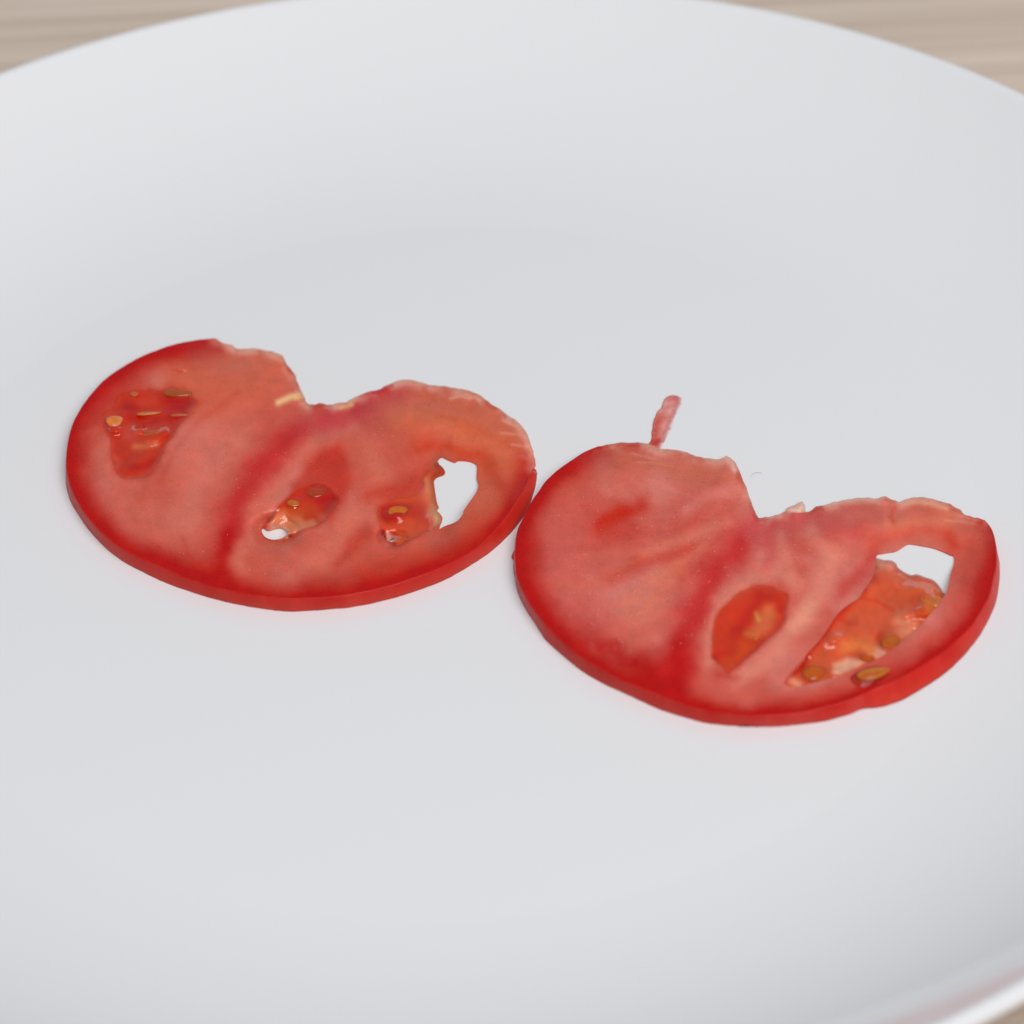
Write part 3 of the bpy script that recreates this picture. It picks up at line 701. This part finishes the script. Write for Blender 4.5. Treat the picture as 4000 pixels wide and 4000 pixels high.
rootR, zR, cR, zR0 = slice_body('tomato_slice', 'thin tomato slice on the right, with a pink shred sticking out behind it', skinR, tornR, underR, [h1], TR, (198, 95, 82), opsR, reliefR,
                       .5, ((180, 30, 26), (192, 58, 50)), None, 130, .9, None, [(T('D 915,612 950,600 1000,590 1060,580 1120,545 1165,525 1260,540 1340,555 1420,585 1470,608 1500,625'), 110.)], hub_='F 1440,975', fib=.26, pockets=[(h2, .35, 20, (200, 66, 44), 18)])

def gzR1(P):
    top = T('D 918,625 935,640 970,650 1030,655 1065,680 1080,710 1130,745 1180,765 1220,760 1280,780 1340,800 1385,840 1420,895 1438,908')
    d = dist(P, top)
    z = np.full(len(P), 1.45) + bumpz(P, [('D', 1335, 965, 120, 100, 0, .55), ('D', 1015, 1270, 110, 100, 0, .6), ('D', 440, 1500, 120, 90, 0, .6), ('D', 840, 1385, 70, 60, 0, .35),
        ('D', 590, 1240, 90, 60, 20, .35), ('D', 1110, 1060, 120, 55, 30, .35), ('D', 1250, 1040, 60, 45, 0, .3), ('D', 690, 1440, 140, 90, 20, -.5), ('D', 930, 1360, 50, 40, 0, -.4), ('D', 1170, 1170, 60, 40, 0, -.35), ('D', 1050, 870, 160, 60, -20, .25),
        ('D', 600, 1245, 75, 48, 0, .95), ('D', 1140, 1075, 55, 36, 0, .8), ('D', 1262, 1045, 55, 40, 0, .9), ('D', 1180, 1160, 60, 38, 0, .8), ('D', 955, 1345, 60, 38, 0, .8), ('D', 620, 1495, 60, 34, 0, .8)])
    z += (fbm(P, 60, 63, 3) - .5) * .85
    de = dist(P, h1, True)
    wall = dist(P, T('D 905,700 880,790 820,880 780,940 700,990 620,1060 560,1150 480,1260 400,1350'))
    z += (zR(P) - .04 - z) * np.exp(-(wall / 34.0) ** 2)
    z = .22 + (z - .22) * sstep(d, -12, 60)
    return np.clip(z, .15, 2.6)
opsG1 = [('line', 'D 820,880 700,1000 580,1130 480,1270 360,1400 250,1550', 18, (194, 36, 12), .85), ('line', 'D 800,940 930,970 1050,1040', 9, (196, 60, 30), .6), ('line', 'D 640,1090 700,1130 760,1120', 12, (196, 56, 34), .5),
         ('line', 'D 1240,900 1220,960 1260,1030', 24, (190, 62, 22), .7), ('line', 'D 950,1230 940,1290 980,1340', 24, (186, 48, 14), .85), ('line', 'D 350,1450 370,1530 430,1560', 22, (184, 44, 8), .85), ('line', 'D 790,1340 830,1400', 20, (194, 58, 14), .75),
         ('patch', 'D 590,1440 700,1390 830,1420 780,1460 640,1520 580,1510', 14, (230, 170, 138), .95), ('line', 'D 900,1340 960,1380', 18, (232, 176, 150), .9), ('line', 'D 270,1560 320,1590', 18, (226, 150, 116), .9),
         ('line', 'D 930,660 1020,690', 20, (220, 140, 116), .8), ('line', 'D 700,1300 800,1290 870,1330', 26, (220, 124, 66), .8), ('line', 'D 1100,1110 1180,1150 1130,1190', 28, (224, 140, 104), .8), ('line', 'D 1150,860 1280,860 1360,840', 20, (208, 96, 40), .5),
         ('line', 'D 860,800 900,780', 22, (194, 44, 26), .7),
         ('line', 'D 1335,965 1350,960', 40, (190, 104, 30), .75), ('line', 'D 1020,1270 1025,1285', 34, (168, 84, 14), .75), ('line', 'D 440,1500 450,1510', 34, (176, 88, 14), .75)]
topR1 = T('D 905,700 912,640 935,640 970,650 1030,655 1065,680 1080,710 1130,745 1180,765 1220,758 1280,780 1340,800 1385,840 1420,895 1438,908')
def alR1(P):
    return .45 + .55 * sstep(dist(P, topR1), 0, 22)
gelR1 = np.vstack([topR1, T('D 1470,960 1400,1060 1300,1170 1180,1280 1060,1370 940,1440 820,1500 700,1550 540,1600 400,1640 290,1660 200,1640 190,1560 270,1470 365,1365 465,1250 545,1145 605,1055 690,980 770,930 810,875 870,788')])
g1_ = gel('seed_gel', gelR1, [], gzR1, (208, 90, 54), opsG1, rootR, alR1)
seed('seed', T('D 1340,965')[0], 1.95, 3.0, 2.2, 1.1, 150, (196, 126, 40), (224, 172, 92), g1_, 10)
seed('seed', T('D 1025,1275')[0], 1.95, 2.9, 2.0, 1.1, 55, (166, 104, 22), (176, 82, 16), g1_, 8)
seed('seed', T('D 445,1505')[0], 1.95, 3.0, 2.1, 1.1, 20, (178, 106, 22), (182, 76, 12), g1_, 8)
seed('seed', T('D 850,1395')[0], 1.60, 2.4, 1.5, .9, -50, (178, 92, 24), (186, 70, 14), g1_)
seed('seed', T('D 988,748')[0], .85, 1.3, .7, .5, -45, (216, 200, 190), (110, 66, 40), g1_)

def gzR2(P):
    d = dist(P, h2, True)
    z = np.full(len(P), TR - .35) + bumpz(P, [('J', 1090, 860, 170, 270, -28, .22), ('J', 950, 700, 80, 220, -30, -.30), ('J', 560, 900, 180, 300, -20, .18), ('J', 560, 1560, 140, 110, 0, .25), ('J', 620, 1300, 150, 90, 30, -.25)])
    z += (fbm(P, 60, 83, 3) - .5) * .22
    z += .12 * np.exp(-d / 10)
    return np.clip(z, .2, TR + .2)
opsG2 = [('patch', 'J 1110,590 1250,640 1300,780 1250,880 1200,1000 1100,1080 850,1090 800,1060 930,930 970,770', 26, (204, 104, 62), .8), ('line', 'J 980,760 1030,860', 9, (216, 150, 80), .7), ('line', 'J 820,1060 900,1090 1000,1080', 10, (210, 120, 50), .6),
         ('line', 'J 700,460 900,420 1150,400 1400,460', 34, (200, 74, 48), .7), ('line', 'J 1050,520 1350,560 1380,700', 24, (184, 36, 14), .7), ('line', 'J 1000,620 880,820 700,1050', 34, (182, 26, 14), .7),
         ('line', 'J 320,1460 450,1400 640,1310', 26, (176, 14, 2), .75), ('line', 'J 560,1540 600,1480', 40, (196, 68, 32), .9), ('line', 'J 850,1270 760,1330', 34, (198, 72, 26), .8), ('line', 'J 640,1650 850,1470 1100,1220', 14, (176, 20, 8), .8), ('line', 'J 300,1440 420,1600', 16, (174, 12, 2), .7)]
g2_ = gel('seed_gel', locR2, [], gzR2, (200, 58, 30), opsG2, rootR, blend=(h2, zR, cR, 18, 20))
seed('seed', T('J 985,1145')[0], TR - .2, 1.1, .5, .5, 20, (196, 130, 40), (204, 120, 40), g2_)

# shred of peel pulled out behind the slice, and the nub at its rind
def shred():
    poly = T('C 1120,470 1135,440 1148,400 1152,330 1165,270 1185,220 1215,180 1235,130 1268,92 1310,83 1350,92 1376,105 1376,150 1352,190 1335,230 1312,280 1302,330 1277,380 1252,430 1225,480 1200,510')
    edge = T('C 1380,105 1380,150 1352,190 1335,230 1312,280 1302,330 1277,380 1252,430 1225,480')
    ol = resample(catmull(poly, True, 4), 3.5, True); ol = ol + (np.c_[vnoise(ol, 9, 3), vnoise(ol, 9, 8)] - .5) * 5
    zf = lambda P: .09 + .07 * sstep(dist(P, ol, True), 0, 30) + (fbm(P, 14, 3, 2) - .5) * .03
    cf = lambda P: paint(P, (226, 146, 140), [('line', 'C 1160,440 1180,330 1215,250', 24, (206, 92, 78), .85), ('line', 'C 1290,110 1340,110', 16, (212, 118, 116), .7), ('line', 'C 1160,460 1200,440', 14, (196, 44, 38), .7)]) * (1 + (fbm(P, 16, 5, 3) - .5) * .5)[:, None]
    al = lambda P: np.clip(.22 + .8 * sstep(dist(P, edge), 0, 34) + (fbm(P, 16, 9, 3) - .5) * .5, .05, 1) * (.35 + .65 * sstep(dist(P, ol, True), 0, 6))
    slab('peel_shred', ol, [], 3.5, lambda P: np.maximum(zf(P), .08), cf, SHRED, rootR, None, al, zb=.03)
    nub = T('C 150,1230 125,1245 106,1266 92,1297 110,1318 128,1342 150,1360')
    slab('rind_nub', resample(nub, 4.0, True), [], 3.5, lambda P: .5 + .5 * sstep(dist(P, nub, True), 0, 10), lambda P: paint(P, (196, 66, 62), []), SHRED, rootR, None, None, zb=.03)
shred()

# ------------------------------------------------------------------ loose seed lying on the right slice
def loose_seed():
    root = bpy.data.objects.new('tomato_seed', None); col.objects.link(root)
    tag(root, 'plump yellow seed in its gel, lying on the front rim of the right slice', 'seed')
    poly = T('D 715,1545 760,1500 830,1465 920,1450 990,1468 1005,1495 970,1545 900,1590 830,1612 760,1600')
    ol = resample(catmull(poly, True, 4), 4.0, True)
    zz = lambda P: zR(P) - .02 + .55 * np.sqrt(np.clip(sstep(dist(P, ol, True), 0, 48), 0, 1)) + bumpz(P, [('D', 885, 1510, 100, 36, 14, .62)])
    cf = lambda P: paint(P, (192, 44, 32), [('line', 'D 800,1540 960,1490', 14, (196, 110, 40), .5)])
    # the gel hugs the flesh underneath
    P, F = triangulate(ol, [], 4.0)
    X = at(P, zz(P)); z0 = zR(P) + .012; B = X.copy(); B[:, 2] = z0
    n = len(P); key = {}
    for f in F.tolist():
        for a, b_ in ((f[0], f[1]), (f[1], f[2]), (f[2], f[0])): key[(a, b_)] = 1
    bd = [(a, b_) for (a, b_) in key if (b_, a) not in key]
    me = mesh('gel_coat', np.vstack([X, B]), F.tolist() + (F[:, ::-1] + n).tolist() + [(b_, a, a + n, b_ + n) for a, b_ in bd])
    C = cf(P); attr(me, 'pigment', np.vstack([C, C])); A = .18 + .5 * np.exp(-(dist(P, ol, True) / 10)); attr(me, 'cover', np.r_[A, A], 'FLOAT')
    link('gel_coat', me, GEL, root)
    seed('kernel', T('D 888,1508')[0], TR + .55, 4.1, 1.9, 1.0, 16, (190, 138, 40), (176, 120, 40), root, 0)
loose_seed()

# ------------------------------------------------------------------ pale specks: tiny domes painted as glints on the cut faces
def specks(root, zf, area_pts, n, seed_):
    r = np.random.default_rng(seed_); poly = T(area_pts)
    lo, hi = poly.min(0), poly.max(0); pts = r.uniform(lo, hi, (n * 6, 2)); pts = pts[inside(pts, poly)]
    k = fbm(pts, 160, 19, 3); pts = pts[k + r.uniform(-.2, .2, len(k)) > .47][:n]
    z = zf(pts); X = at(pts, z); V = []; Fc = []
    for c in X:
        s = r.uniform(.03, .065); b0 = len(V)
        for (ring, h) in ((1.0, 0), (.75, .55)):
            for q in range(6):
                a = q * math.pi / 3; V.append((c[0] + s * ring * math.cos(a), c[1] + s * ring * math.sin(a), c[2] - .01 + s * h))
        V.append((c[0], c[1], c[2] - .01 + s * .8))
        for q in range(6):
            Fc.append((b0 + q, b0 + (q + 1) % 6, b0 + 6 + (q + 1) % 6, b0 + 6 + q)); Fc.append((b0 + 6 + q, b0 + 6 + (q + 1) % 6, b0 + 12))
    me = mesh('glint_specks', V, Fc); attr(me, 'pigment', np.tile(lin((246, 206, 198)), (len(V), 1))); attr(me, 'cover', np.full(len(V), 1.0), 'FLOAT')
    o = link('glint_specks', me, SPECK, root); o['kind'] = 'stuff'
specks(rootR, zR, 'F 1000,1000 1100,900 1380,900 1420,980 1460,1000 1600,980 1620,1060 1500,1160 1500,1090 1400,1095 1340,1140 1320,1250 1200,1230 1060,1160', 250, 3)
specks(rootL, zL, 'F 300,960 420,850 560,780 740,780 760,860 660,1040 480,1090 330,1050', 90, 5)

# ------------------------------------------------------------------ tiny leavings on the plate
def fibre():
    L = at(resample(catmull(T('C 1895,700 1912,680 1940,668 1972,668 1985,680')), 4.0), .06); n = len(L); V = []; Fc = []
    for i, p in enumerate(L):
        w_ = .09 * math.sin(math.pi * (i + .6) / (n + .2)) + .02
        V += [(p[0], p[1] - w_, .03), (p[0], p[1] + w_, .03), (p[0], p[1], .03 + w_ * .8)]
    for i in range(n - 1):
        for a, b_ in ((0, 1), (1, 2), (2, 0)): Fc.append((3 * i + a, 3 * i + b_, 3 * i + 3 + b_, 3 * i + 3 + a))
    Fc += [(0, 1, 2), (3 * n - 3, 3 * n - 1, 3 * n - 2)]
    me = mesh('tomato_fibre', V, Fc); attr(me, 'pigment', np.tile(lin((240, 214, 198)), (len(V), 1))); attr(me, 'cover', np.full(len(V), .55), 'FLOAT')
    o = link('tomato_fibre', me, SPECK); tag(o, 'tiny pale curled tomato fibre on the plate behind the right slice', 'fibre')
fibre()
